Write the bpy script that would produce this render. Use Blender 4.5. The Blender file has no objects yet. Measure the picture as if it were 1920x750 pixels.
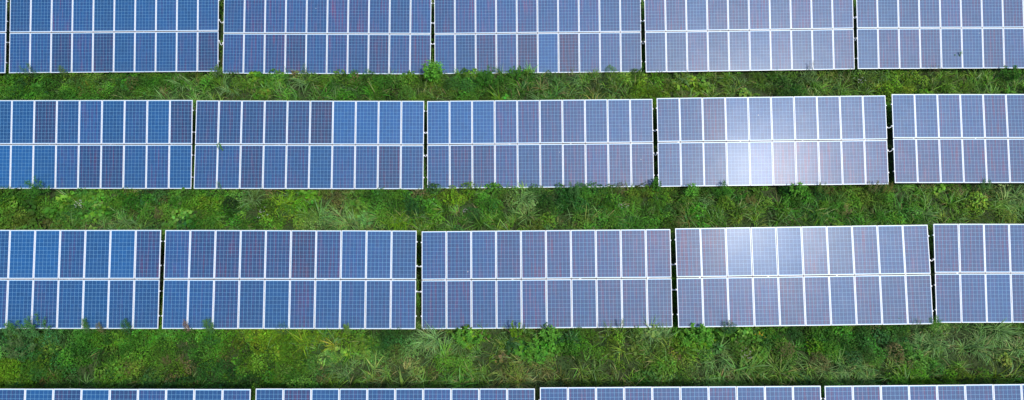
import bpy, math, random
import numpy as np
from mathutils import Matrix, Vector
R_ = math.radians
random.seed(7)
rng = np.random.default_rng(11)
scene = bpy.context.scene
col = scene.collection

# ------------------------------------------------------------------ camera
CAM_H, PITCH, F = 27.08, R_(26.5), 1280.0
cd = bpy.data.cameras.new('camera'); cam = bpy.data.objects.new('camera', cd); col.objects.link(cam)
cd.sensor_width = 36; cd.lens = 24; cd.clip_end = 2000
cam.location = (0, 0, CAM_H); cam.rotation_euler = (PITCH, 0, 0)
scene.camera = cam
CM = Matrix.Translation((0, 0, CAM_H)) @ Matrix.Rotation(PITCH, 4, 'X')

def at(px, py, z=0.0):
    """ground-plane point seen at a photo position (height z)"""
    d = CM.to_3x3() @ Vector((px - 960, 375 - py, -F))
    t = (z - CAM_H) / d.z
    return Vector((d.x * t, d.y * t, z))

def photo_xy(x, y, z):
    """vectorised inverse of at()"""
    c, s = math.cos(PITCH), math.sin(PITCH)
    zz = z - CAM_H
    Y = y * c + zz * s; Z = -y * s + zz * c
    return 960 + F * x / -Z, 375 - F * Y / -Z

# ------------------------------------------------------------------ helpers
def tag(o, label=None, cat=None, group=None, kind=None):
    if label: o['label'] = label
    if cat: o['category'] = cat
    if group: o['group'] = group
    if kind: o['kind'] = kind
    return o

def empty(name, loc, rz=0.0):
    o = bpy.data.objects.new(name, None); col.objects.link(o)
    o.location = loc; o.rotation_euler = (0, 0, rz); o.empty_display_size = .3
    return o

def link(name, me, parent=None, M=None):
    o = bpy.data.objects.new(name, me); col.objects.link(o)
    if parent: o.parent = parent
    if M is not None: o.matrix_basis = M
    return o

class MB:
    """collects boxes and tubes, builds ONE mesh"""
    def __init__(s): s.v = []; s.f = []
    def box(s, x0, x1, y0, y1, z0, z1, M=None):
        b = len(s.v)
        pts = [(x0,y0,z0),(x1,y0,z0),(x1,y1,z0),(x0,y1,z0),(x0,y0,z1),(x1,y0,z1),(x1,y1,z1),(x0,y1,z1)]
        if M is not None: pts = [tuple(M @ Vector(p)) for p in pts]
        s.v += pts
        s.f += [tuple(b+i for i in q) for q in ((0,3,2,1),(4,5,6,7),(0,1,5,4),(1,2,6,5),(2,3,7,6),(3,0,4,7))]
    def tube(s, path, rad, n=6):
        path = [Vector(p) for p in path]; b = len(s.v)
        for i, p in enumerate(path):
            d = (path[min(i+1, len(path)-1)] - path[max(i-1, 0)]).normalized()
            a = d.orthogonal().normalized() if i == 0 else (a - d * a.dot(d)).normalized()
            c = d.cross(a); r = rad[i] if isinstance(rad, (list, tuple)) else rad
            for k in range(n):
                t = 2*math.pi*k/n
                s.v.append(tuple(p + (a*math.cos(t) + c*math.sin(t)) * r))
        for i in range(len(path)-1):
            for k in range(n):
                s.f.append((b+i*n+k, b+i*n+(k+1)%n, b+(i+1)*n+(k+1)%n, b+(i+1)*n+k))
        s.f.append(tuple(b+k for k in reversed(range(n)))); e = b+(len(path)-1)*n
        s.f.append(tuple(e+k for k in range(n)))
    def mesh(s, name, mat, bevel=0):
        me = bpy.data.meshes.new(name); me.from_pydata(s.v, [], s.f); me.materials.append(mat); me.update()
        return me

def tri_mesh(name, V, Fc, C, mat):
    """V n*3, Fc m*3 triangles, C n*3 colours"""
    me = bpy.data.meshes.new(name)
    me.vertices.add(len(V)); me.vertices.foreach_set('co', np.ascontiguousarray(V, dtype=np.float32).ravel())
    m = len(Fc); me.loops.add(m*3); me.loops.foreach_set('vertex_index', Fc.astype(np.int32).ravel())
    me.polygons.add(m); me.polygons.foreach_set('loop_start', np.arange(0, m*3, 3, dtype=np.int32))
    me.update(calc_edges=True)
    a = me.color_attributes.new('tint', 'FLOAT_COLOR', 'POINT')
    a.data.foreach_set('color', np.hstack([C, np.ones((len(C), 1))]).astype(np.float32).ravel())
    me.materials.append(mat)
    return me

# ------------------------------------------------------------------ materials
def mat(name):
    m = bpy.data.materials.new(name); m.use_nodes = True
    nt = m.node_tree; nt.nodes.clear()
    out = nt.nodes.new('ShaderNodeOutputMaterial')
    return m, nt, out

class NT:
    def __init__(s, nt): s.nt = nt
    def n(s, t, **kw):
        nd = s.nt.nodes.new(t)
        for k, v in kw.items(): setattr(nd, k, v)
        return nd
    def set(s, sock, v):
        if isinstance(v, bpy.types.NodeSocket): s.nt.links.new(v, sock)
        elif v is not None: sock.default_value = v
    def m(s, op, a, b=None, c=None):
        nd = s.n('ShaderNodeMath', operation=op)
        s.set(nd.inputs[0], a); s.set(nd.inputs[1], b); s.set(nd.inputs[2], c)
        return nd.outputs[0]
    def mix(s, f, a, b, bt='MIX'):
        nd = s.n('ShaderNodeMix', data_type='RGBA', blend_type=bt)
        s.set(nd.inputs[0], f); s.set(nd.inputs[6], a); s.set(nd.inputs[7], b)
        return nd.outputs[2]

def metal(name, rgb, rough, metallic, nscale=6, var=.12):
    m, nt, out = mat(name); g = NT(nt)
    p = g.n('ShaderNodeBsdfPrincipled'); tc = g.n('ShaderNodeTexCoord'); oi = g.n('ShaderNodeObjectInfo')
    no = g.n('ShaderNodeTexNoise', noise_dimensions='4D'); no.inputs['Scale'].default_value = nscale; no.inputs['Detail'].default_value = 4
    nt.links.new(tc.outputs['Object'], no.inputs['Vector'])
    g.set(no.inputs['W'], g.m('MULTIPLY', oi.outputs['Random'], 40.0))
    f = g.m('MULTIPLY_ADD', g.m('SUBTRACT', no.outputs['Fac'], .5), var*2, 1.0)
    g.set(p.inputs['Base Color'], g.mix(1.0, (*rgb, 1), g.n('ShaderNodeCombineColor').outputs[0], 'MULTIPLY'))
    cc = [n for n in nt.nodes if n.bl_idname == 'ShaderNodeCombineColor'][0]
    for i in range(3): g.set(cc.inputs[i], f)
    p.inputs['Roughness'].default_value = rough; p.inputs['Metallic'].default_value = metallic
    nt.links.new(p.outputs[0], out.inputs[0])
    return m

M_FRAME = metal('anodised_aluminium', (.86, .87, .89), .5, .1, 9, .05)
M_STEEL = metal('galvanised_steel', (.42, .44, .45), .5, .6, 14, .25)
M_CABLE = metal('pale_cable', (.72, .72, .70), .6, 0, 20, .1)

# cell laminate: 6 x 12 polycrystalline cells of 156 mm under glass, UV in metres
PW, PH, LIP, CELL = .992, 1.948, .025, .155
MX, MY = (PW - 6*CELL)/2, (PH - 12*CELL)/2
def laminate():
    m, nt, out = mat('solar_cell_laminate'); g = NT(nt)
    uv = g.n('ShaderNodeUVMap'); uv.uv_map = 'metres'
    sp = g.n('ShaderNodeSeparateXYZ'); nt.links.new(uv.outputs[0], sp.inputs[0])
    oi = g.n('ShaderNodeObjectInfo'); oc = g.n('ShaderNodeSeparateColor'); nt.links.new(oi.outputs['Color'], oc.inputs[0])
    tone, purple, seed = oc.outputs[0], oc.outputs[1], oc.outputs[2]
    cu = g.m('DIVIDE', g.m('SUBTRACT', sp.outputs[0], MX), CELL); cv = g.m('DIVIDE', g.m('SUBTRACT', sp.outputs[1], MY), CELL)
    fu, fv = g.m('FRACT', cu), g.m('FRACT', cv)
    eu = g.m('MINIMUM', fu, g.m('SUBTRACT', 1.0, fu)); ev = g.m('MINIMUM', fv, g.m('SUBTRACT', 1.0, fv))
    lu = g.m('LESS_THAN', eu, .0200); lv = g.m('LESS_THAN', ev, .0190)
    inside = g.m('MULTIPLY', g.m('MULTIPLY', g.m('GREATER_THAN', cu, 0.0), g.m('LESS_THAN', cu, 6.0)),
                 g.m('MULTIPLY', g.m('GREATER_THAN', cv, 0.0), g.m('LESS_THAN', cv, 12.0)))
    gap = g.m('MAXIMUM', g.m('MAXIMUM', lu, lv), g.m('SUBTRACT', 1.0, inside))
    b3 = g.m('ABSOLUTE', g.m('SUBTRACT', g.m('FRACT', g.m('MULTIPLY', fu, 3.0)), .5))
    bus = g.m('LESS_THAN', b3, .034)
    # crystal / coating variation, each cell its own shade
    fl = g.n('ShaderNodeCombineXYZ'); g.set(fl.inputs[0], g.m('FLOOR', cu)); g.set(fl.inputs[1], g.m('FLOOR', cv)); g.set(fl.inputs[2], g.m('MULTIPLY', seed, 91.0))
    wn = g.n('ShaderNodeTexWhiteNoise', noise_dimensions='3D'); nt.links.new(fl.outputs[0], wn.inputs['Vector'])
    wsep = g.n('ShaderNodeSeparateColor'); nt.links.new(wn.outputs['Color'], wsep.inputs[0])
    # reddish streaks along the strings of cells, painting in camera moiré
    sv = g.n('ShaderNodeCombineXYZ'); g.set(sv.inputs[0], g.m('MULTIPLY', sp.outputs[0], 19.0)); g.set(sv.inputs[1], g.m('MULTIPLY', sp.outputs[1], .9)); g.set(sv.inputs[2], g.m('MULTIPLY', seed, 57.0))
    sn = g.n('ShaderNodeTexNoise'); nt.links.new(sv.outputs[0], sn.inputs['Vector']); sn.inputs['Scale'].default_value = 1; sn.inputs['Detail'].default_value = 1.5
    vo = g.n('ShaderNodeTexVoronoi'); nt.links.new(uv.outputs[0], vo.inputs['Vector']); vo.inputs['Scale'].default_value = 90
    vs = g.n('ShaderNodeSeparateColor'); nt.links.new(vo.outputs['Color'], vs.inputs[0])
    streak = g.m('MULTIPLY', g.m('SUBTRACT', sn.outputs['Fac'], .50), 4.5); 
    pf = g.m('MINIMUM', g.m('MAXIMUM', g.m('MULTIPLY', streak, g.m('MULTIPLY_ADD', purple, 1.5, .0)), 0.0), 1.0)
    base = g.mix(pf, (.001, .074, .222, 1), (.150, .046, .140, 1))
    base = g.mix(g.m('MULTIPLY', purple, .42), base, (.052, .042, .145, 1))
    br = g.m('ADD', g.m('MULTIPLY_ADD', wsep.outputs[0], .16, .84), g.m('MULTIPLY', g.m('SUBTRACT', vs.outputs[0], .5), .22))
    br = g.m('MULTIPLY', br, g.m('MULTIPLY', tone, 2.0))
    cc = g.n('ShaderNodeCombineColor')
    for i in range(3): g.set(cc.inputs[i], br)
    base = g.mix(1.0, base, cc.outputs[0], 'MULTIPLY')
    c = g.mix(g.m('MULTIPLY', bus, inside), base, (.04, .12, .30, 1))
    c = g.mix(gap, c, (.21, .48, .70, 1))
    # dust film, a little heavier towards the lower frame where rain leaves it
    dn = g.n('ShaderNodeTexNoise'); dv = g.n('ShaderNodeVectorMath', operation='ADD'); nt.links.new(uv.outputs[0], dv.inputs[0])
    dcx = g.n('ShaderNodeCombineXYZ'); g.set(dcx.inputs[2], g.m('MULTIPLY', seed, 33.0)); nt.links.new(dcx.outputs[0], dv.inputs[1])
    nt.links.new(dv.outputs[0], dn.inputs['Vector']); dn.inputs['Scale'].default_value = 2.2; dn.inputs['Detail'].default_value = 5
    low = g.m('POWER', g.m('DIVIDE', sp.outputs[1], PH), 14.0)
    df = g.m('ADD', g.m('MULTIPLY', dn.outputs['Fac'], .015), g.m('MULTIPLY', low, .05))
    c = g.mix(df, c, (.45, .45, .44, 1))
    # bird droppings and stuck bits, a few per array
    bv = g.n('ShaderNodeTexVoronoi'); nt.links.new(dv.outputs[0], bv.inputs['Vector']); bv.inputs['Scale'].default_value = 2.3
    bs = g.n('ShaderNodeSeparateColor'); nt.links.new(bv.outputs['Color'], bs.inputs[0])
    spot = g.m('MULTIPLY', g.m('LESS_THAN', bv.outputs['Distance'], g.m('MULTIPLY', bs.outputs[1], .07)), g.m('GREATER_THAN', bs.outputs[0], .93))
    c = g.mix(g.m('MULTIPLY', spot, .8), c, (.5, .5, .47, 1))
    p = g.n('ShaderNodeBsdfPrincipled'); nt.links.new(c, p.inputs['Base Color'])
    g.set(p.inputs['Roughness'], g.m('MULTIPLY_ADD', dn.outputs['Fac'], .10, ROUGH-.05))
    p.inputs['Specular IOR Level'].default_value = SPEC
    p.inputs['Coat Weight'].default_value = 1.0; p.inputs['Coat Roughness'].default_value = COATR; p.inputs['Coat IOR'].default_value = 1.16
    nt.links.new(p.outputs[0], out.inputs[0])
    return m
ROUGH, SPEC, COATR = .50, .52, .225
M_LAM = laminate()

def foliage(name, rough=.6, trans=.34):
    m, nt, out = mat(name); g = NT(nt)
    a = g.n('ShaderNodeVertexColor'); a.layer_name = 'tint'
    p = g.n('ShaderNodeBsdfPrincipled'); t = g.n('ShaderNodeBsdfTranslucent'); mx = g.n('ShaderNodeMixShader')
    nt.links.new(a.outputs[0], p.inputs['Base Color']); p.inputs['Roughness'].default_value = rough
    p.inputs['Specular IOR Level'].default_value = .22
    tc = g.mix(1.0, a.outputs[0], (1.1, 1.25, .55, 1), 'MULTIPLY'); nt.links.new(tc, t.inputs[0])
    mx.inputs[0].default_value = trans
    nt.links.new(p.outputs[0], mx.inputs[1]); nt.links.new(t.outputs[0], mx.inputs[2]); nt.links.new(mx.outputs[0], out.inputs[0])
    return m
M_LEAF = foliage('leaf'); M_GRASS = foliage('grass_blade', .5, .25)

def soil():
    m, nt, out = mat('soil_and_moss'); g = NT(nt)
    tc = g.n('ShaderNodeTexCoord')
    n1 = g.n('ShaderNodeTexNoise'); n1.inputs['Scale'].default_value = .8; n1.inputs['Detail'].default_value = 8
    n2 = g.n('ShaderNodeTexNoise'); n2.inputs['Scale'].default_value = 9; n2.inputs['Detail'].default_value = 8
    for n in (n1, n2): nt.links.new(tc.outputs['Object'], n.inputs['Vector'])
    r = g.n('ShaderNodeValToRGB'); nt.links.new(n1.outputs['Fac'], r.inputs[0])
    r.color_ramp.elements[0].position = .35; r.color_ramp.elements[0].color = (.040, .095, .016, 1)
    r.color_ramp.elements[1].position = .68; r.color_ramp.elements[1].color = (.075, .055, .030, 1)
    c = g.mix(n2.outputs['Fac'], r.outputs[0], (.030, .075, .014, 1))
    p = g.n('ShaderNodeBsdfPrincipled'); nt.links.new(c, p.inputs['Base Color']); p.inputs['Roughness'].default_value = .95
    b = g.n('ShaderNodeBump'); b.inputs['Strength'].default_value = .8; b.inputs['Distance'].default_value = .08
    nt.links.new(n2.outputs['Fac'], b.inputs['Height']); nt.links.new(b.outputs[0], p.inputs['Normal'])
    nt.links.new(p.outputs[0], out.inputs[0])
    return m
M_SOIL = soil()

# ------------------------------------------------------------------ ground
def ground():
    def axis(a, b, step, far):
        mid = np.arange(a, b + step/2, step)
        out = [];d = step
        x = b
        while x < far: d *= 1.5; x += d; out.append(x)
        lo = []; d = step; x = a
        while x > -far: d *= 1.5; x -= d; lo.append(x)
        return np.concatenate([lo[::-1], mid, out])
    xs, ys = axis(-36, 36, .45, 600), axis(-4, 28, .45, 600)
    X, Y = np.meshgrid(xs, ys)
    Z = .035*np.sin(X*1.3 + np.sin(Y*.9)*2) + .03*np.sin(Y*1.9 + X*.7) + .02*np.sin(X*3.1 - Y*2.3)
    V = np.stack([X.ravel(), Y.ravel(), Z.ravel()], 1)
    nx = len(xs); i, j = np.meshgrid(np.arange(nx-1), np.arange(len(ys)-1)); q = (j*nx+i).ravel()
    Fc = np.concatenate([np.stack([q, q+1, q+nx+1], 1), np.stack([q, q+nx+1, q+nx], 1)])
    me = tri_mesh('ground', V, Fc, np.ones((len(V), 3)), M_SOIL)
    for p in me.polygons: p.use_smooth = True
    return tag(link('ground', me), 'dark mossy soil under the weeds between the array rows', 'ground', kind='structure')
ground()

# ------------------------------------------------------------------ solar arrays
# surveyed poses: centre in camera metres, tilt, side slope, turn (radians)
FIT = [
 [[-29.3676,8.0289,32.8085,-.0628,0,.0052],[-19.2191,8.1193,32.9655,-.0635,-.0009,.0079],[-8.9745,8.0779,33.139,-.062,-.0042,-.0053],[1.251,8.1574,33.3381,-.0621,-.0107,.0081],[11.4689,8.2049,32.9874,-.0616,.0013,.0156],[21.651,8.2892,32.8838,-.0614,.005,.0052]],
 [[-19.1946,2.4661,30.2424,-.029,-.0127,-.0014],[-8.9531,2.4479,30.1853,-.0659,.0078,-.0007],[1.2534,2.5136,30.4654,-.0555,-.0091,.0077],[11.4737,2.6046,30.102,-.0481,-.0096,.0102],[21.7995,2.7124,30.0036,-.0655,.0005,.0006]],
 [[-19.1379,-3.1651,27.2918,-.0553,-.0002,-.0004],[-8.8969,-3.1827,27.3667,-.065,.0105,-.0022],[1.3862,-3.1906,27.5716,-.0681,-.0114,.0084],[11.618,-3.0251,27.2059,-.0697,-.0081,.0145],[21.9504,-2.9194,27.2796,-.0479,-.0018,.0006]],
 [[-14.4207,-8.7368,24.3491,-.0628,-.0001,-.0021],[-4.2141,-8.774,24.528,-.0628,0,.0004],[6.0537,-8.6655,24.3885,-.0628,.0002,.0058],[16.2841,-8.5948,24.3905,-.0628,.0003,.0095]]]
PITCHW, H = 1.010, 3.932
W = 10*PITCHW - .018
def pose(p):
    Rt = Matrix.Rotation(p[3], 4, 'X') @ Matrix.Rotation(p[4], 4, 'Y') @ Matrix.Rotation(p[5], 4, 'Z')
    return CM @ Matrix.Translation((p[0], p[1], -p[2])) @ Rt

LAB = [
 ['blue solar array in the top left corner, only its right end showing',
  'deep blue solar array in the topmost row, the first fully visible from the left',
  'blue solar array of the topmost row, left of the tall bright green weed',
  'blue solar array in the topmost row with two purplish panels in its lower half',
  'pale lavender washed out solar array in the topmost row, right of centre',
  'blue solar array in the top right corner, a weed sprig growing between its panels'],
 ['deep blue solar array at the left edge of the second row from the top',
  'dark blue solar array in the second row, its four right upper panels lighter blue',
  'blue solar array in the second row, next left of the one with white glare',
  'pale solar array in the second row with the white sun glare on its lower panels',
  'pale violet blue solar array at the right edge of the second row from the top'],
 ['deep blue solar array at the left edge of the third row, bushy weeds below',
  'second array from left in the third row, pinkish dry weed at its lower left',
  'middle array of the third row, reddish streaks on its right panels',
  'third row solar array with a milky sheen on its upper left panels',
  'blue solar array at the right edge of the third row, tall seeding grass below'],
 ['cut off solar array in the bottom left corner, only its upper strip showing',
  'second array from left in the bottom row, cut off by the picture edge',
  'third array from left in the bottom row, cut off by the picture edge',
  'cut off blue solar array in the bottom right corner, only its upper strip showing']]

# shared meshes
def panel_meshes():
    me = bpy.data.meshes.new('solar_panel')
    x, y = PW/2 - .004, PH/2 - .004; z = -.005; b = -.012
    me.from_pydata([(-x,-y,z),(x,-y,z),(x,y,z),(-x,y,z),(-x,-y,b),(x,-y,b),(x,y,b),(-x,y,b)], [],
                   [(0,1,2,3),(4,7,6,5),(0,4,5,1),(1,5,6,2),(2,6,7,3),(3,7,4,0)])
    uv = me.uv_layers.new(name='metres')
    for l in me.loops:
        v = me.vertices[l.vertex_index].co; uv.data[l.index].uv = (v.x + PW/2, PH/2 - v.y)
    me.materials.append(M_LAM)
    # frame: bevelled lip ring with outer walls 40 mm deep
    X, Y = PW/2, PH/2; v = []; f = []
    rings = [(0, -.040), (0, -.0015), (.0015, 0), (LIP-.001, 0), (LIP, -.001), (LIP, -.0049)]
    for ins, z in rings:
        v += [(-X+ins, -Y+ins, z), (X-ins, -Y+ins, z), (X-ins, Y-ins, z), (-X+ins, Y-ins, z)]
    for r in range(len(rings)-1):
        for k in range(4):
            a, c = r*4+k, r*4+(k+1)%4
            f.append((a, c, c+4, a+4))
    fm = bpy.data.meshes.new('panel_frame'); fm.from_pydata(v, [], f); fm.materials.append(M_FRAME)
    return me, fm
ME_P, ME_F = panel_meshes()
RAILS = (.45, 1.42, 2.44, 3.42)
LEGS = (-4.1, -1.37, 1.37, 4.1)
def rail_mesh():
    m = MB(); m.box(-W/2-.045, W/2+.045, -.022, .022, -.082, -.041); return m.mesh('rail', M_STEEL)
ME_R = rail_mesh()
def clamp_mesh():
    m = MB(); m.box(.002, .030, -.025, .025, -.041, .002); m.box(-.018, .030, -.020, .020, .001, .007)
    m.tube([(.02,0,.008),(.02,0,.018)], .008); return m.mesh('end_clamp', M_FRAME)
ME_C = clamp_mesh()

# panels that look different in the photo: (row, array, half, index) -> (tone, purple, tilt about y in degrees)
SPECIAL = {}
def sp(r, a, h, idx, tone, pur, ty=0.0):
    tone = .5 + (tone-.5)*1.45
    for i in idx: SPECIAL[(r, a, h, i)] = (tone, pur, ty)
sp(0,3,1,(4,6),.40,1.0); sp(0,3,1,(2,),.44,.7); sp(0,3,1,(5,),.6,.1); sp(0,2,1,(3,7),.42,.6); sp(0,1,1,(2,4,9),.40,.45)
sp(1,0,0,(9,3),.38,.45); sp(1,0,1,(1,2),.62,.0); sp(1,0,1,(6,5),.42,.5)
sp(1,1,0,(0,1,2,3,4),.42,.35); sp(1,1,0,(5,),.36,.65); sp(1,1,0,(6,7,8,9),.60,.05)
sp(1,1,1,(2,8),.40,.55); sp(1,2,0,(0,1,2),.60,.05); sp(1,2,1,(1,2),.44,.6); sp(1,2,1,(9,8,6),.48,.7)
sp(1,3,0,(0,1),.48,.3,-.9); sp(1,3,0,(2,),.46,.9,-.9); sp(1,3,0,(3,4,5),.56,.1,.3); sp(1,3,0,(6,7,8,9),.52,.2,.1)  # glare step partly painted in as a higher cell tone
sp(1,3,1,(0,1,2),.5,.3,-.9); sp(1,3,1,(3,),.60,.0,.3); sp(1,3,1,(4,),.66,.25,.5); sp(1,3,1,(5,6),.55,.9,.3); sp(1,3,1,(7,8,9),.52,.7,.2)  # brightest tones paint the sun glare into the cell colour
sp(1,4,1,(0,1,2,3,4),.50,.8)
sp(2,0,0,(4,5,8,),.58,.0); sp(2,0,0,(9,),.44,.6); sp(2,1,0,(2,3),.42,.6); sp(2,1,0,(5,),.38,.7); sp(2,1,0,(1,4),.44,.5)
sp(2,2,0,(4,5,8),.48,.7); sp(2,2,0,(9,),.5,1.0); sp(2,2,1,(1,5,8),.48,.65)
sp(2,3,0,(0,1),.46,.9,-.9); sp(2,3,0,(2,3,4),.56,.0,.9); sp(2,3,1,(0,1),.48,.6,-.6)  # tone of the sheen panels lifted to paint in glare, besides their tilt
sp(2,4,0,(0,1,2),.48,.6); sp(3,1,0,(1,),.42,.7); sp(3,0,0,(3,5),.42,.5)
PLAB = {(0,3,1,4):'purplish panel left of a paler blue one', (0,3,1,6):'purplish panel right of a paler blue one',
        (1,1,0,5):'dark purplish panel beside lighter blue ones', (1,3,0,2):'mauve panel in the upper half',
        (1,3,1,3):'pale blue white panel at the glare', (1,3,1,4):'white panel at the centre of the glare',
        (1,3,1,5):'pinkish white panel right of the glare', (1,3,1,6):'pinkish panel right of the glare',
        (2,2,0,9):'reddish streaked panel at the upper right end', (2,0,0,9):'darker purplish panel at the upper right end'}

TABLES = {}
for r, row in enumerate(FIT):
    for a, p in enumerate(row):
        if r == 0: p = p[:3] + [p[3]+.028+(.014 if a == 4 else 0)] + p[4:]   # the topmost row stands a little steeper
        M = pose(p)
        c = M.translation; rz = M.to_euler('XYZ').z
        E = empty('solar_array', (c.x, c.y, 0), 0)
        tag(E, LAB[r][a], 'solar array', 'solar arrays standing in four rows')
        Ei = Matrix.Translation((c.x, c.y, 0)).inverted()
        L = Ei @ M
        TABLES[(r, a)] = M
        for h in (0, 1):
            for k in range(10):
                q = random.random
                tone, pur, ty = .5*(1 + (q()-.5)*.24), max(0, (.08, .22, .46, .42, .40, .3)[a] + (q()-.5)*.6), 0.0
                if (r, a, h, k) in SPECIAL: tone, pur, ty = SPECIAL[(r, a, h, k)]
                ox = -W/2 + PW/2 + k*PITCHW; oy = (H/2 - PH/2) if h == 0 else -(H/2 - PH/2)
                tx = {(1, 3): (-.7, -.2), (2, 3): (-.7, 0)}.get((r, a), (0, 0))[h]
                J = Matrix.Rotation(R_((q()-.5)*.35 + tx), 4, 'X') @ Matrix.Rotation(R_((q()-.5)*.35 + ty), 4, 'Y') @ Matrix.Rotation(R_((q()-.5)*.12), 4, 'Z')
                J = Matrix.Translation((ox + (q()-.5)*.003, oy + (q()-.5)*.006, (q()-.5)*.006)) @ J
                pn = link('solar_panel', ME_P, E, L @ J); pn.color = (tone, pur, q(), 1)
                if (r, a, h, k) in PLAB: pn['label'] = PLAB[(r, a, h, k)]
                link('panel_frame', ME_F, pn)
        for v in RAILS:
            link('rail', ME_R, E, L @ Matrix.Translation((0, H/2 - v, 0)))
            for s in (-1, 1):
                if s == -1 and a < 3 and (r + int(v*10)) % 3: continue
                link('end_clamp', ME_C, E, L @ Matrix.Translation((s*W/2, H/2 - v, 0)) @ Matrix.Rotation(0 if s > 0 else math.pi, 4, 'Z'))
        for lx in LEGS:
            m = MB(); m.box(lx-.03, lx+.03, -H/2+.22, H/2-.22, -.145, -.083); link('rafter', m.mesh('rafter', M_STEEL), E, L)
            for ly in (-1.15, 1.15):
                top = L @ Vector((lx, ly, -.1)); m = MB()
                m.box(top.x-.035, top.x+.035, top.y-.035, top.y+.035, -.25, top.z)
                link('leg', m.mesh('leg', M_STEEL), E)
            m = MB(); m.tube([tuple(L @ Vector((lx+.05, 1.15, -.75))), tuple(L @ Vector((lx+.05, -.2, -.13)))], .022); link('brace', m.mesh('brace', M_STEEL), E)

# jumper cables across the gaps
ROWN = ['topmost row', 'second row', 'third row']
ORD = ['first', 'second', 'third', 'fourth', 'fifth', 'sixth']
CAB = {(0,1):(.05,.09), (0,2):(.01,.01), (0,3):(.02,.07), (0,4):(.03,.06), (1,1):(.02,.03), (1,2):(.02,.06), (1,3):(.03,.05), (2,1):(.012,.005), (2,2):(.015,.005), (2,3):(.03,)}
for (r, g_), sags in CAB.items():
    A, B = TABLES[(r, g_)], TABLES[(r, g_+1)]
    for i, sg in enumerate(sags):
        v = RAILS[1+i]
        p0 = A @ Vector((W/2+.03, H/2-v, -.030)); p1 = B @ Vector((-W/2-.03, H/2-v, -.030))
        mid = (p0+p1)/2; m = MB(); pts = []
        for k in range(9):
            t = k/8; q = p0.lerp(p1, t); q.z -= sg*4*t*(1-t); q.y -= sg*1.2*4*t*(1-t); pts.append(tuple(q-mid))
        m.tube(pts, .017, 8)
        for e in (0, -1):
            x, y, z = pts[e]; m.box(x-.028, x+.028, y-.028, y+.028, z-.02, z+.02)
        o = link('jumper_cable', m.mesh('jumper_cable', M_CABLE)); o.location = mid
        tag(o, '%s pale cable between the %s and %s arrays of the %s' % (
            'only' if len(sags) == 1 else ('upper' if i == 0 else 'lower'), ORD[g_], ORD[g_+1], ROWN[r]), 'cable', 'jumper cables across the gaps between arrays')

# ------------------------------------------------------------------ vegetation
DK = np.array((.022,.100,.018)); MID = np.array((.052,.190,.016)); YG = np.array((.150,.310,.012)); BG = np.array((.042,.165,.050))
BR_ = np.array((.090,.260,.026)); STR = np.array((.34,.32,.12)); BRN = np.array((.16,.105,.045)); OL = np.array((.120,.215,.026)); PALE = np.array((.20,.36,.11))
VX = [], []
class Foliage:
    """accumulates leaves and blades in numpy, builds one triangle mesh"""
    def __init__(s): s.V = []; s.F = []; s.C = []; s.n = 0
    def add(s, V, Fc, C):
        s.V.append(V); s.F.append(Fc + s.n); s.C.append(C); s.n += len(V)
    def leaves(s, P, D, N, L, Wd, C, lobes=False):
        """P base, D direction, N normal (n*3 unit), L/Wd lengths, C colours: folded pointed leaves"""
        n = len(P)
        D = D/np.linalg.norm(D, axis=1, keepdims=True); S = np.cross(D, N); S /= np.linalg.norm(S, axis=1, keepdims=True)+1e-9
        N = np.cross(S, D); L = L[:, None]; Wd = Wd[:, None]
        if lobes:   # broad heart-shaped leaf, 6 points
            pts = [P, P + D*L*.18 - S*Wd*.5 + N*Wd*.12, P + D*L*.62 - S*Wd*.40 + N*Wd*.08, P + D*L*1.0 - N*L*.12,
                   P + D*L*.62 + S*Wd*.40 + N*Wd*.08, P + D*L*.18 + S*Wd*.5 + N*Wd*.12, P + D*L*.5 - N*L*.02]
            T = np.array([(0,1,6),(1,2,6),(2,3,6),(3,4,6),(4,5,6),(5,0,6)]); k = 7
        else:
            pts = [P, P + D*L*.42 - S*Wd*.5 + N*Wd*.15, P + D*L - N*L*.15, P + D*L*.42 + S*Wd*.5 + N*Wd*.15]
            T = np.array([(0,2,1),(0,3,2)]); k = 4
        V = np.stack(pts, 1).reshape(-1, 3)
        Fc = (np.arange(n)[:, None, None]*k + T[None]).reshape(-1, 3)
        s.add(V, Fc, np.repeat(C, k, axis=0))
    def blades(s, P, az, L, Wd, lean, droop, C, seg=5):
        """arching grass blades: leave upwards, lean out, droop at the tip"""
        n = len(P); h = np.stack([np.cos(az), np.sin(az), np.zeros(n)], 1); side = np.stack([-np.sin(az), np.cos(az), np.zeros(n)], 1)
        t = np.linspace(0, 1, seg+1)
        out = []
        ang = lean[:, None] + droop[:, None]*t[None]**1.3       # angle from vertical
        dl = L[:, None]/seg
        x = np.cumsum(np.sin(ang)*dl, 1) - (np.sin(ang)*dl)[:, :1]; z = np.cumsum(np.cos(ang)*dl, 1) - (np.cos(ang)*dl)[:, :1]
        cen = P[:, None, :] + h[:, None, :]*x[..., None] + np.array((0, 0, 1))*z[..., None]
        w = (Wd[:, None]*(1 - t[None]**2.2)*.5)[..., None]*side[:, None, :]
        V = np.stack([cen - w, cen + w], 2).reshape(n, -1, 3)[:, :-1]   # last point single
        m = 2*seg + 1
        T = []
        for i in range(seg-1): T += [(2*i, 2*i+1, 2*i+3), (2*i, 2*i+3, 2*i+2)]
        T += [(2*seg-2, 2*seg-1, 2*seg)]
        T = np.array(T); Fc = (np.arange(n)[:, None, None]*m + T[None]).reshape(-1, 3)
        s.add(V.reshape(-1, 3), Fc, np.repeat(C, m, axis=0))
    def mesh(s, name, m):
        return tri_mesh(name, np.concatenate(s.V), np.concatenate(s.F), np.clip(np.concatenate(s.C)*1.12, .004, .8), m)

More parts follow.
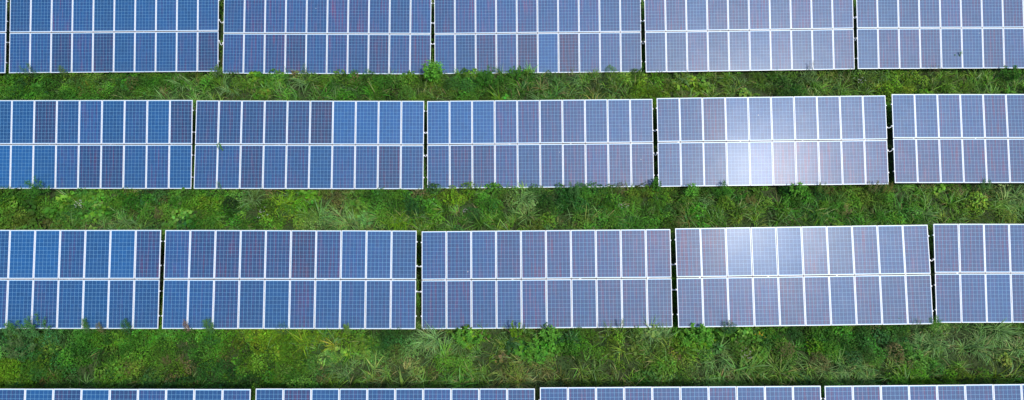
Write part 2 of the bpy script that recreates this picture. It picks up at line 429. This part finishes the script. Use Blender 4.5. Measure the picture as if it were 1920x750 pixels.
def rdir(n):
    v = rng.normal(size=(n, 3)); return v/np.linalg.norm(v, axis=1, keepdims=True)
def jit(c, n, a=.22, b=.12):
    """n colours around c: brightness and hue wander"""
    c = np.broadcast_to(c, (n, 3)); return c*(1 + rng.normal(size=(n, 1))*a)*(1 + rng.normal(size=(n, 3))*b)
def hump(F_, x, y, z0, r, h, n, tint, ll, lw, lobes=False, hang=.4):
    """a mounded low plant: leaves through the outer half of a dome"""
    th = rng.uniform(0, 2*np.pi, n); u = np.sqrt(rng.uniform(0, 1, n)); k = rng.uniform(.62, 1.08, n)
    rr = r*u*(1+.18*np.sin(th*3+x*7)); zz = h*np.sqrt(np.clip(1-u**2, 0, 1))*k
    P = np.stack([x + rr*np.cos(th), y + rr*np.sin(th), z0 + zz], 1)
    N = np.stack([u*np.cos(th)*hang, u*np.sin(th)*hang, np.ones(n)*.9], 1) + rng.normal(size=(n, 3))*.38
    D = np.stack([np.cos(th), np.sin(th), np.zeros(n)], 1)*.6 + rdir(n)*.75; D[:, 2] *= .5
    L = ll*rng.uniform(.6, 1.25, n)
    F_.leaves(P - D*L[:, None]*.4, D, N/np.linalg.norm(N, axis=1, keepdims=True), L, lw/ll*L, jit(tint, n), lobes)

# where what grows: (px, py, rx, ry, kind, tint) blobs read off the ground of the photo
BLOBS = [
 (60,165,110,30,'leaf',MID),(160,150,40,18,'leaf',OL),(250,160,70,26,'leaf',MID),(330,172,60,18,'grass',BR_),(300,180,60,10,'grass',PALE),(450,165,50,22,'grass',OL),
 (420,150,26,14,'leaf',DK),(560,165,60,24,'grass',BR_),(490,155,24,14,'broad',MID),(700,160,90,24,'leaf',MID),(660,172,80,16,'grass',MID),(790,165,60,24,'grass',OL),(880,160,40,20,'leaf',MID),
 (1010,165,60,24,'grass',MID),(1120,165,110,22,'grass',OL),(1210,170,40,20,'leaf',YG),(1300,160,20,12,'broad',YG),(1380,160,80,26,'grass',OL),(1480,160,40,22,'leaf',DK),(1580,150,80,26,'grass',OL),(1700,160,60,20,'leaf',YG),(1760,150,90,26,'grass',OL),(1880,155,60,26,'grass',BR_),
 (60,370,90,26,'leaf',MID),(90,360,30,14,'leaf',BG),(30,410,60,20,'leaf',OL),(140,390,60,26,'broad',BR_),(120,375,24,14,'broad',YG),(250,400,50,20,'grass',MID),(210,415,60,12,'grass',PALE),(300,395,30,16,'leaf',OL),
 (270,375,60,22,'leaf',MID),(330,400,30,30,'broad',BR_),(420,390,70,30,'leaf',MID),(390,380,24,12,'broad',YG),(470,370,20,20,'grass',PALE),(530,370,50,24,'grass',YG),(545,405,40,16,'leaf',YG),(575,380,36,20,'broad',MID),(620,375,30,18,'leaf',BRN),
 (640,412,70,14,'grass',PALE),(670,385,30,18,'broad',BR_),(750,380,80,24,'leaf',MID),(760,412,50,14,'grass',YG),(850,370,40,16,'leaf',YG),(880,405,80,20,'grass',BR_),(930,385,50,26,'leaf',MID),(975,380,24,24,'grass',PALE),(1060,370,50,26,'leaf',DK),(1130,375,60,22,'leaf',MID),(1000,412,60,16,'grass',OL),(1180,405,70,20,'grass',BR_),
 (1200,365,60,16,'leaf',OL),(1245,370,20,12,'leaf',YG),(1270,370,40,20,'leaf',MID),(1300,395,60,24,'grass',MID),(1250,405,30,18,'leaf',OL),(1370,360,50,14,'leaf',MID),(1400,395,60,26,'grass',OL),(1440,365,30,16,'leaf',OL),(1530,400,100,24,'grass',MID),(1480,365,50,16,'leaf',MID),(1600,370,50,20,'leaf',OL),(1720,380,90,30,'grass',BR_),(1700,395,40,20,'leaf',DK),(1830,385,80,30,'grass',OL),(1850,390,40,20,'leaf',YG),(1900,370,40,24,'grass',PALE),
 (60,640,70,34,'leaf',BG),(30,700,60,26,'leaf',YG),(140,660,80,40,'leaf',MID),(60,710,40,20,'leaf',DK),(230,650,80,40,'leaf',MID),(180,710,50,20,'grass',MID),(260,690,50,30,'leaf',OL),(320,640,60,30,'leaf',BR_),(280,715,60,20,'leaf',DK),(380,640,60,30,'leaf',MID),(400,700,80,30,'leaf',DK),(340,690,30,20,'leaf',OL),(470,640,60,40,'leaf',YG),(540,640,50,30,'leaf',YG),
 (520,690,90,34,'leaf',MID),(610,650,30,26,'grass',YG),(660,660,40,16,'broad',YG),(740,650,40,26,'leaf',DK),(700,700,110,24,'grass',OL),(640,680,60,20,'grass',PALE),(760,690,40,24,'grass',STR),(810,640,40,22,'grass',PALE),(850,700,90,30,'grass',BR_),(920,670,60,40,'grass',OL),(880,628,30,12,'broad',YG),
 (1000,650,40,24,'broad',MID),(980,700,60,28,'grass',STR),(1060,700,90,30,'grass',OL),(1090,650,60,28,'leaf',MID),(1130,640,40,18,'leaf',YG),(1180,670,90,40,'grass',OL),(1230,630,30,16,'grass',PALE),(1280,670,40,36,'leaf',YG),(1310,640,50,20,'broad',MID),(1380,630,50,20,'broad',BR_),(1340,690,70,30,'grass',PALE),(1420,650,40,24,'leaf',OL),(1400,700,60,24,'grass',BR_),
 (1480,640,50,26,'leaf',MID),(1520,650,60,30,'leaf',MID),(1460,700,60,24,'grass',OL),(1660,640,70,26,'leaf',DK),(1590,690,90,26,'grass',PALE),(1700,680,80,40,'grass',BR_),(1760,640,60,26,'grass',PALE),(1830,640,80,26,'grass',PALE),(1860,690,90,30,'grass',OL),(1600,660,50,20,'leaf',MID),(1780,710,90,20,'leaf',YG)]
BX = np.array([b[:4] for b in BLOBS], float)
def field(x, y):
    """kind weights (leaf, grass, broad) and tint at ground points"""
    px, py = photo_xy(x, y, .3)
    w = np.exp(-(((px[:, None]-BX[:, 0])/BX[:, 2])**2 + ((py[:, None]-BX[:, 1])/BX[:, 3])**2)*1.3) + 1e-6
    K = np.stack([w[:, [i for i, b in enumerate(BLOBS) if b[4] == k]].sum(1) for k in ('leaf', 'grass', 'broad')], 1) + np.array((.06, .10, .004))
    T = w @ np.array([b[5] for b in BLOBS]) + (OL*.5+MID*.5)[None]*.12
    T /= (w.sum(1)+.12)[:, None]
    return K/K.sum(1, keepdims=True), T

GROWS = [(5.2-3.9, 0), ]      # strips of open ground, world y between the rows
ROW_Y = [3.10, 9.43, 15.75, 22.05]
EDGE = 1.81
STRIPS = [(ROW_Y[0]+EDGE-.35, ROW_Y[1]-EDGE+.42), (ROW_Y[1]+EDGE-.35, ROW_Y[2]-EDGE+.42), (ROW_Y[2]+EDGE-.35, ROW_Y[3]-EDGE+.42)]
def table_z(x, y):
    """height of the panel surface above a point, inf in the open"""
    z = np.full(len(x), np.inf)
    for (r, a), M in TABLES.items():
        Mi = M.inverted(); c = M.translation
        nrm = M.to_3x3() @ Vector((0, 0, 1))
        zz = c.z - ((x-c.x)*nrm.x + (y-c.y)*nrm.y)/nrm.z
        ins = (np.abs(x-c.x) < W/2+.12) & (np.abs(y-c.y) < EDGE+.03)
        z = np.where(ins, np.minimum(z, zz), z)
    return z

leafF, grassF, broadF, matF = Foliage(), Foliage(), Foliage(), Foliage()
XR = 27.5
def patch_noise(x, y):
    return np.sin(x*1.7+np.sin(y*2.1)*1.3)*.5 + np.sin(x*.63-y*1.1+2)*.5 + np.sin(x*4.1+y*3.3)*.25

def populate(y0, y1, x0, x1, dens, hmax=.85, wild=1.0):
    A = (y1-y0)*(x1-x0)
    # low mat of small leaves and stubble
    n = int(A*150*wild); x = rng.uniform(x0, x1, n); y = rng.uniform(y0, y1, n)
    K, T = field(x, y); z = rng.uniform(.02, .20, n)
    tz = table_z(x, y); keep = z < tz-.12
    bare = patch_noise(x*1.3+4, y*1.5) > 1.02
    keep &= ~(bare & (rng.uniform(0, 1, n) < .65))
    x, y, z, T = x[keep], y[keep], z[keep], T[keep]; n = len(x)
    D = rdir(n); D[:, 2] = np.abs(D[:, 2])*.5; N = rng.normal(size=(n, 3))*.45 + np.array((0, 0, 1)); N /= np.linalg.norm(N, axis=1, keepdims=True)
    T = np.where(rng.uniform(0, 1, (n, 1)) < .07, STR*.6, T)
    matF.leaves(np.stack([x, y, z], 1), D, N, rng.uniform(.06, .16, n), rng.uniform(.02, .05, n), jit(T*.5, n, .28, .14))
    # mounded plants and tufts
    n = int(A*dens); x = rng.uniform(x0, x1, n); y = rng.uniform(y0, y1, n)
    K, T = field(x, y); tz = table_z(x, y); u = rng.uniform(0, 1, n)
    for i in range(n):
        under = tz[i] < 50
        hm = min(tz[i]-.12, .9) if under else hmax
        if not under and min(abs(y[i]-(ry-EDGE-.3)) for ry in ROW_Y) < .32: hm = .42
        if hm < .12: continue
        tint = T[i]*math.exp(rng.normal()*.38)*(1+rng.normal(size=3)*.10)
        q = rng.uniform()
        if q < .05: tint = .5*tint+.5*OL*1.3
        elif q < .065: tint = STR*.55
        elif q < .075: tint = BRN*.6+tint*.3
        elif q < .16: tint = tint*.5+YG*.5
        elif q < .24: tint = tint*.45+BG*.5
        tint = np.clip(tint, .01, .4)
        if u[i] < K[i, 0]:
            r = rng.uniform(.16, .46); h = min(hm, rng.uniform(.6, 1.25)*r*1.15+.08 + (hmax-.85))
            st = rng.uniform()
            if st < .55: hump(leafF, x[i], y[i], 0, r, h, int(330*r*r/.1*.42+20), tint, rng.uniform(.065, .105), .042)
            elif st < .85: hump(leafF, x[i], y[i], 0, r, h, int(520*r*r/.1*.42+20), tint*1.05, rng.uniform(.08, .12), .018)  # feathery
            else: hump(leafF, x[i], y[i], 0, r, h, int(170*r*r/.1*.42+20), tint*1.1, rng.uniform(.11, .16), .07)
        elif u[i] < K[i, 0]+K[i, 1]:
            m = int(rng.uniform(10, 26)); big = rng.uniform() < .18
            L = rng.uniform(.35, .70)*(1.5 if big else 1); L = min(L, hm*1.5)
            ph = rng.uniform(0, 2*np.pi); az = rng.uniform(0, 2*np.pi, m) if rng.uniform() < .6 else ph + rng.normal(size=m)*.7
            P = np.stack([x[i]+rng.normal(size=m)*.06, y[i]+rng.normal(size=m)*.06, np.zeros(m)], 1)
            c = jit(tint*1.12, m, .25, .10)
            pale = rng.uniform(0, 1, m); c[pale < .16] = jit(PALE, (pale < .16).sum(), .2, .08); c[pale > .94] = jit(STR, (pale > .94).sum(), .25, .08)
            grassF.blades(P, az, L*rng.uniform(.6, 1.15, m), rng.uniform(.015, .029, m)*(1.3 if big else 1), rng.uniform(.1, .7, m), rng.uniform(.6, 2.0, m), c)
        else:
            r = rng.uniform(.22, .45); h = min(hm, rng.uniform(.15, .40))
            hump(broadF, x[i], y[i], 0, r, h, int(60*r*r/.1*.55+6), tint*1.12, rng.uniform(.13, .20), .15, True, .2)
for (y0, y1) in STRIPS:
    populate(y0, y1, -XR if y0 > 10 else -24, XR if y0 > 10 else 24, 12.0)
    populate(y0, y0+.75, -XR if y0 > 10 else -24, XR if y0 > 10 else 24, 10.0, hmax=1.25, wild=.3)
# plants seen down through the gaps between arrays (and a thin cover beneath the edges)
for (r, a), M in TABLES.items():
    xe = M.translation.x + W/2 + .10; yc = M.translation.y
    if abs(xe) < 27: populate(yc-EDGE, yc+EDGE, xe-.42, xe+.42, 8.0)
populate(ROW_Y[3]+EDGE-.3, ROW_Y[3]+EDGE+2.4, -XR, XR, 5.0, wild=.5)
populate(ROW_Y[0]-EDGE-2.2, ROW_Y[0]-EDGE+.3, -17, 17, 5.0, wild=.5)
tag(link('leafy_ground_cover', leafF.mesh('leafy_ground_cover', M_LEAF)), 'mounds of small leaved weeds filling the strips between the array rows', 'weeds', kind='stuff')
tag(link('grass', grassF.mesh('grass', M_GRASS)), 'arching tufts of green and straw coloured grass between the array rows', 'grass', kind='stuff')
tag(link('broad_leaf_ground_cover', broadF.mesh('broad_leaf_ground_cover', M_LEAF)), 'patches of creeping broad heart shaped leaves among the grass', 'weeds', kind='stuff')
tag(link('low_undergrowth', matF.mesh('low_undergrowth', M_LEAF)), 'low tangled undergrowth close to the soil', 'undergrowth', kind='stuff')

# ------------------------------------------------------------------ weeds one can tell apart
def bez(a, b, bow, t):
    p = a.lerp(b, t); p = p + bow*(4*t*(1-t)); return p
STY = {  # leaf length, width, leaves per stem, stems, lobes, tint
 'broad':    (.17, .065, 26, 9, False, BR_*1.25),
 'leafy':    (.10, .045, 34, 9, False, BR_),
 'feathery': (.075, .015, 110, 8, False, np.array((.085,.23,.055))),
 'bush':     (.090, .030, 70, 10, False, np.array((.080,.23,.060))),
 'wispy':    (.06, .010, 40, 4, False, OL),
 'dry':      (.045, .014, 120, 6, False, STR*.75),
 'yellow':   (.08, .038, 36, 8, False, YG*1.5)}
def row_edge(py):
    return 0 if py < 195 else (1 if py < 430 else 2)
def weed(kind, px, py, spread, label, cat, n_stem=None, tint=None, ztop=None, base_dy=.12, name=None, size=1.0, tmin=.35):
    ll, lw, nl, ns, lob, tc = STY[kind]
    if tint is not None: tc = tint
    if n_stem: ns = n_stem
    r = row_edge(py); yedge = ROW_Y[3-r]-EDGE
    zt = ztop or 1.0
    top = at(px, py, zt); sc = spread*((CAM_H-zt)/math.cos(math.atan(top.y/26)))/F/ .95
    base = Vector((top.x, min(top.y-.05, yedge-base_dy) if base_dy else top.y, 0))
    E = empty(name or {'broad':'broad_leaf_weed','leafy':'leafy_weed','feathery':'feathery_weed','bush':'weed_bush','wispy':'wispy_weed','dry':'dry_weed','yellow':'yellow_weed'}[kind], base)
    tag(E, label, cat, 'weeds standing out from the undergrowth')
    S = MB(); Fo = Foliage()
    for s_ in range(ns):
        a = 2*math.pi*s_/ns + random.random()*.8; k = math.sqrt(random.random()) if s_ else 0
        tip = top - base + Vector((math.cos(a)*k*sc, math.sin(a)*k*sc*.75, -k*.22 + random.uniform(-.08, .05)))
        b0 = Vector((random.uniform(-.05, .05), random.uniform(-.05, .05), -.03))
        bow = Vector((math.cos(a)*.05, -.10 - .04*random.random(), .05))
        pts = [bez(b0, tip, bow, t/7) for t in range(8)]
        S.tube(pts, [.009*(1-.75*i/7)+.001 for i in range(8)], 5)
        n = int(nl*(.8+random.random()*.4)); t = tmin + (1-tmin)*np.sqrt(rng.uniform(0, 1, n))
        a_, b_, w_ = np.array(b0), np.array(tip), np.array(bow)
        P = a_ + (b_-a_)*t[:, None] + w_*(4*t*(1-t))[:, None]
        th = rng.uniform(0, 2*np.pi, n); D = np.stack([np.cos(th), np.sin(th), rng.uniform(-.1, .7, n)], 1)
        if kind in ('feathery', 'bush', 'dry', 'wispy'):
            P = P + D*(rng.uniform(0, .16, n)*(1.15-t))[:, None]*(1 if kind != 'dry' else .8) + rng.normal(size=(n, 3))*.012
        N = rng.normal(size=(n, 3))*.35 + np.array((0, 0, 1)); N /= np.linalg.norm(N, axis=1, keepdims=True)
        L = ll*size*rng.uniform(.55, 1.15, n)*(1.25-.5*t)
        Fo.leaves(P, D, N, L, L*lw/ll, jit(tc, n, .2, .10), lob)
    link('stems', S.mesh('stems', M_STEM), E)
    link('leaves', Fo.mesh('leaves', M_LEAF), E)
    return E
M_STEM = metal('green_stem', (.10, .16, .05), .7, 0, 12, .3)

WEEDS = [
 ('broad',812,118,17,'tall bright green weed at the array gap in the topmost row','weed',dict(ztop=1.25,n_stem=20,size=1.3,tint=BR_*1.45,base_dy=.45,tmin=.05)),
 ('bush',916,138,20,'dark bushy weed on the panel edge, right of the tall bright green weed','weed',dict(n_stem=11,tint=MID)),
 ('leafy',972,130,14,'open green weed, second one right of the tall bright green weed','weed',dict(n_stem=9,tint=MID*1.1)),
 ('wispy',571,122,5,'thin grey green stalk standing in front of a panel in the topmost row','weed',dict(n_stem=4,tint=PALE*.7)),
 ('leafy',403,128,11,'pale leafy weed at the lower right corner of the first wide array, topmost row','weed',dict(tint=PALE*.65,n_stem=8)),
 ('feathery',50,124,14,'faint feathery weed over the lower left corner of the topmost row','weed',dict(n_stem=5)),
 ('feathery',112,127,8,'small feathery weed tip over the topmost row edge at the far left','weed',dict(n_stem=4,tint=OL)),
 ('leafy',1803,95,7,'small sprig growing up between two panels of the top right array','weed',dict(ztop=1.05,base_dy=0,n_stem=4,tint=BR_*1.3,size=.7)),
 ('wispy',1762,125,12,'thin brownish wisps over the lower edge of the top right array','weed',dict(n_stem=6,tint=BRN)),
 ('broad',1905,130,15,'dark broad leaved clump at the right end of the topmost row','weed',dict(tint=MID*.9,n_stem=11)),
 ('wispy',1526,116,4,'tiny dry sprig over a pale panel of the topmost row','weed',dict(n_stem=3,tint=BRN)),
 ('yellow',160,150,16,'yellowish leafy weed below the left end of the topmost row','weed',dict(ztop=.55,base_dy=.5,tint=np.array((.30,.27,.03)),n_stem=9)),
 ('bush',58,348,20,'bushy weed poking over the left end of the second row','weed',dict(tint=MID*1.1)),
 ('wispy',407,345,7,'small sprig over the second row edge, right of its first gap','weed',dict(n_stem=5,tint=BR_)),
 ('leafy',408,266,5,'tiny green tuft between upper and lower panels of the second row','weed',dict(ztop=1.55,base_dy=0,n_stem=4,size=.7)),
 ('feathery',1080,350,14,'fine feathery weed over the second row edge left of the glare','weed',dict(n_stem=6)),
 ('wispy',1163,346,6,'single thin sprig over the second row edge near its middle gap','weed',dict(n_stem=3,tint=BG)),
 ('leafy',1232,338,8,'leafy weed climbing in the gap left of the glaring array','weed',dict(ztop=.9,n_stem=7,tint=MID)),
 ('broad',1301,352,9,'bright green broad leaved weed below the left end of the glaring array','weed',dict(n_stem=8)),
 ('bush',1362,350,13,'low dark bush at the edge just left of the white glare','weed',dict(tint=MID,n_stem=7)),
 ('broad',1502,350,12,'bright green weed over the edge right of the white glare','weed',dict(n_stem=8)),
 ('dry',1548,347,10,'low fuzzy brownish weed over the edge right of the bright green one','weed',dict(n_stem=5,tint=OL)),
 ('dry',1648,343,10,'fuzzy pale seed heads over the lower right corner of the glaring array','weed',dict(n_stem=6,tint=STR*.6)),
 ('dry',1672,347,8,'yellowish round weed below the second row right hand gap','weed',dict(n_stem=6,tint=np.array((.2,.18,.04)))),
 ('feathery',1856,341,8,'small blue green sprig over the second row edge near the right side','weed',dict(n_stem=4)),
 ('yellow',846,362,14,'yellow green weed with pale leaves below the second row middle array','weed',dict(ztop=.6,base_dy=.3,tint=YG*1.4,n_stem=9)),
 ('bush',14,612,12,'grey green weed at the far left edge below the third row','weed',dict(n_stem=8)),
 ('bush',52,612,24,'large blue green bush covering the lower left corner of the third row','weed',dict(n_stem=16,ztop=1.1)),
 ('bush',30,640,34,'wide grey green bush sprawling below the third row at the far left','weed',dict(n_stem=16,ztop=.9,base_dy=.5,tint=PALE*.55)),
 ('feathery',155,604,9,'feathery weed on a panel joint of the third row left end','weed',dict(n_stem=5)),
 ('dry',183,610,7,'small brown seed head over the third row left edge','weed',dict(n_stem=4,tint=STR*.6)),
 ('feathery',234,604,10,'thin feathery weed over a panel left of the third row first gap','weed',dict(n_stem=5,tint=BG)),
 ('dry',346,606,6,'pinkish brown dry weed right of the third row first gap','weed',dict(n_stem=4,tint=np.array((.28,.17,.12)))),
 ('feathery',386,606,11,'blue green feathery weed right of the pinkish dry weed','weed',dict(n_stem=7)),
 ('wispy',527,612,12,'low wisps over the third row edge, second array','weed',dict(n_stem=6,tint=BG)),
 ('dry',648,614,8,'round fuzzy olive seed head over the edge of the third row second array','weed',dict(n_stem=7,tint=OL*1.4)),
 ('broad',876,630,24,'bright broad leaved bush at the edge of the third row middle array','weed',dict(n_stem=12,ztop=.75)),
 ('leafy',966,616,12,'yellow green leafy weed left of centre below the third row','weed',dict(n_stem=8,tint=YG*.9)),
 ('broad',1034,626,18,'bright green bush reaching over the third row edge at its middle array','weed',dict(n_stem=11,ztop=.85)),
 ('broad',1000,652,26,'spreading light green bush in the grass below the middle third row array','weed',dict(n_stem=14,ztop=.6,base_dy=.7)),
 ('wispy',1144,611,12,'thin grey wisps over the third row middle array edge','weed',dict(n_stem=6,tint=OL)),
 ('wispy',1168,603,5,'upright thin weed on a panel joint of the middle array in the third row','weed',dict(n_stem=4,tint=OL)),
 ('broad',1318,622,20,'large leaved bright weed over the edge of the milky array in the third row','weed',dict(n_stem=13,ztop=.95,size=1.1)),
 ('broad',1285,638,13,'light green broad weed just left of the large leaved weed','weed',dict(n_stem=8,ztop=.6,base_dy=.3,size=1.15)),
 ('feathery',1374,610,12,'dark wisps right of the large leaved weed in the third row','weed',dict(n_stem=6,tint=BG*.8)),
 ('wispy',1727,603,9,'pale wisps over the right corner of the milky array','weed',dict(n_stem=5,tint=PALE*.6)),
 ('feathery',1758,598,10,'weed climbing in the third row right hand gap','weed',dict(n_stem=7,tint=BR_)),
 ('yellow',1748,500,4,'yellow green shoot in the middle of the third row right hand gap','weed',dict(ztop=1.2,base_dy=0,n_stem=4,size=.7)),
 ('dry',296,392,12,'rounded tan seed head in the strip below the leftmost array of the second row','weed',dict(ztop=.5,base_dy=.5,tint=STR*.5,n_stem=7)),
 ('dry',1588,386,12,'pale straw coloured seed head among grass below the glaring array','weed',dict(ztop=.55,base_dy=.5,tint=STR*.9,n_stem=7)),
 ('dry',306,671,10,'left one of two tan round seed heads in the lowest strip','weed',dict(ztop=.5,base_dy=.5,tint=STR*.5,n_stem=7)),
 ('dry',338,670,10,'right one of two tan round seed heads in the lowest strip','weed',dict(ztop=.5,base_dy=.5,tint=STR*.5,n_stem=7)),
 ('dry',1410,368,10,'olive round seed head in the strip right below the white glare','weed',dict(ztop=.55,base_dy=.3,tint=np.array((.2,.18,.05)),n_stem=7)),
]
for k, px, py, s, lab, cat, kw in WEEDS: weed(k, px, py - (5 if 'base_dy' not in kw else 0), s*1.3, lab, cat, **kw)

def grass_clump(px, py, L, n, label, tint, ztop=.5, dirn=None):
    c = at(px, py, .3); E = empty('grass_clump', (c.x, c.y, 0)); tag(E, label, 'grass', 'large grass clumps')
    Fo = Foliage(); m = n
    cr = rng.integers(0, 4, m); cx = rng.normal(size=4)*.20; cy = rng.normal(size=4)*.12; ca = -np.pi/2 + rng.normal(size=4)*1.1
    az = ca[cr] + rng.normal(size=m)*.8
    P = np.stack([cx[cr]+rng.normal(size=m)*.06, cy[cr]+rng.normal(size=m)*.06, np.zeros(m)], 1)
    Fo.blades(P, az, L*rng.uniform(.55, 1.1, m), rng.uniform(.020, .038, m), rng.uniform(.05, .45, m), rng.uniform(.9, 2.3, m), jit(tint, m, .22, .07), 7)
    link('blades', Fo.mesh('blades', M_GRASS), E)
    S = MB()
    for i in range(5):
        a = random.uniform(0, 6.28); b = Vector((math.cos(a)*.25, math.sin(a)*.25, L*.7))
        S.tube([bez(Vector((0, 0, -.03)), b, Vector((0, 0, .05)), t/5) for t in range(6)], [.006]*5+[.002], 5)
    link('stalks', S.mesh('stalks', M_STEM), E)
GC = [
 (815,636,1.05,80,'large pale grass clump just below the left end of the middle third row array',PALE*1.05),
 (855,648,.8,45,'smaller drooping grass clump right of the large pale one',PALE*.85),
 (690,640,.9,40,'long bladed yellowish grass clump below the third row second array',OL*1.2),
 (1235,628,.95,60,'pale arching grass clump at the third row edge left of its gap',PALE),
 (1345,678,.9,45,'star shaped pale grass clump in the lowest strip',PALE*.9),
 (1868,618,1.15,85,'tall seeding grass clump over the edge of the third row at the right',PALE*.85),
 (1760,640,.9,55,'arching pale grass clump below the third row right hand gap',PALE*.85),
 (1830,650,.9,55,'wide pale grass clump left below the tall seeding grass',PALE*.8),
 (570,152,1.0,55,'tall fountain of grass below the topmost row, second array',PALE*.9),
 (600,150,.8,40,'drooping grass clump just right of the tall fountain of grass',OL*1.1),
 (645,156,.7,40,'low grass clump in the top strip under the second array',PALE*.7),
 (345,152,.8,35,'pale arching grass blades in the top strip near the left',PALE),
 (195,155,.7,35,'drooping pale grass clump in the top strip under the first wide array',PALE*.9),
 (435,165,.8,45,'pale grass clump in the top strip below the first wide gap',PALE*.9),
 (1092,144,.7,45,'row of drooping grass at the topmost row edge, middle array',PALE*.8),
 (1158,142,.6,30,'small pointed grass clump left of the topmost row middle gap',PALE*.8),
 (1282,142,.7,30,'curling pale grass blade clump below the pale array of the topmost row',PALE*.8),
 (1510,138,.8,45,'dark grass clump hanging below the pale array of the topmost row',PALE*.6),
 (1655,140,.8,45,'arching grass clump below the top right array',PALE*.65),
 (230,414,.9,50,'star shaped grass clump in the middle strip near the left',PALE*.8),
 (465,375,.9,40,'pale dry grass at the second row edge, second array',PALE),
 (535,375,.8,70,'bright yellow green grass clump in the middle strip',YG*1.2),
 (750,415,.8,60,'bright green grass clump above the third row second array',YG*1.1),
 (975,372,.9,40,'pale arching grass in the middle strip left of centre bush',PALE),
 (1115,402,.8,26,'single long pale grass clump above the third row middle array',PALE),
 (1325,366,.7,35,'fountain of pale grass under the left part of the glaring array',PALE*.9),
 (1645,372,.9,50,'tall grass clump under the right end of the glaring array',OL*1.1),
 (1740,400,.8,50,'dense pale grass clump above the third row right hand gap',PALE*.8),
 (1890,378,.8,45,'bent pale grass clump in the middle strip at the right',PALE*.9),
 (1590,690,.8,50,'pale grass clump in the lowest strip above the bottom right array',PALE*.85),
 (640,690,.8,45,'pale grass clump above the second bottom array',PALE*.75),
 (180,714,.7,30,'thin bent grass in the lowest strip at the left',PALE*.8)]
for px, py, L, n, lab, t in GC: grass_clump(px, py, L, n, lab, t)

# white and yellow blossom heads
def flowers(px, py, s, label, c, n):
    p = at(px, py, .45); E = empty('flowering_weed', (p.x, p.y, 0)); tag(E, label, 'flowers', 'flowering weeds')
    Fo = Foliage(); S = MB(); P = []
    for i in range(n):
        q = Vector((random.gauss(0, s), random.gauss(0, s), random.uniform(.35, .55)))
        S.tube([Vector((q.x*.3, q.y*.3, -.03)), Vector((q.x*.8, q.y*.8, q.z*.6)), q], [.005, .004, .003], 5)
        for k in range(6):
            P.append((q.x+random.gauss(0, .012), q.y+random.gauss(0, .012), q.z))
    P = np.array(P); n = len(P); D = rdir(n); D[:, 2] = .2; N = np.tile((0., 0., 1.), (n, 1))
    Fo.leaves(P, D, N, rng.uniform(.02, .045, n), rng.uniform(.015, .03, n), jit(c, n, .1, .04))
    link('stems', S.mesh('stems', M_STEM), E); link('blossoms', Fo.mesh('blossoms', M_LEAF), E)
WH = np.array((.55,.55,.50))
flowers(148, 380, .13, 'cluster of small white flowers in the middle strip at the left', WH, 14)
flowers(492, 400, .14, 'whitish flower heads beside the bright yellow green grass', WH*.8, 14)
flowers(1166, 385, .10, 'small white flowers right of the centre bush in the middle strip', WH*.8, 9)
flowers(872, 397, .08, 'few pale flowers above the left end of the third row middle array', WH*.6, 6)
flowers(1612, 150, .10, 'white flower cluster in the top strip below the fifth gap', WH*.7, 10)
flowers(1398, 662, .14, 'pale dead flower heads in the lowest strip right of the large leaved weed', np.array((.4,.36,.3)), 12)
flowers(1424, 626, .09, 'yellow blossoms below the milky array of the third row', np.array((.5,.35,.02)), 9)

# ------------------------------------------------------------------ light
SUN = Vector((.326, -.294, .898)).normalized()
el = math.asin(SUN.z); az = math.atan2(SUN.x, SUN.y)
w = bpy.data.worlds.new('World'); scene.world = w; w.use_nodes = True
nt = w.node_tree; bg = nt.nodes['Background']
sky = nt.nodes.new('ShaderNodeTexSky'); sky.sky_type = 'NISHITA'; sky.sun_disc = False
sky.sun_elevation = el; sky.sun_rotation = az; sky.dust_density = 1.6; sky.air_density = 1.0; sky.ozone_density = 1.5
nt.links.new(sky.outputs[0], bg.inputs[0]); bg.inputs[1].default_value = .15
sd = bpy.data.lights.new('sun', 'SUN'); so = bpy.data.objects.new('sun', sd); col.objects.link(so)
sd.energy = 2.5; sd.angle = R_(4.5); sd.color = (1, .965, .92)
so.rotation_euler = SUN.to_track_quat('Z', 'Y').to_euler(); so.location = SUN*60

scene.view_settings.view_transform = 'Standard'; scene.view_settings.look = 'None'; scene.view_settings.exposure = 0.08; scene.view_settings.gamma = 1
scene.render.engine = 'CYCLES'
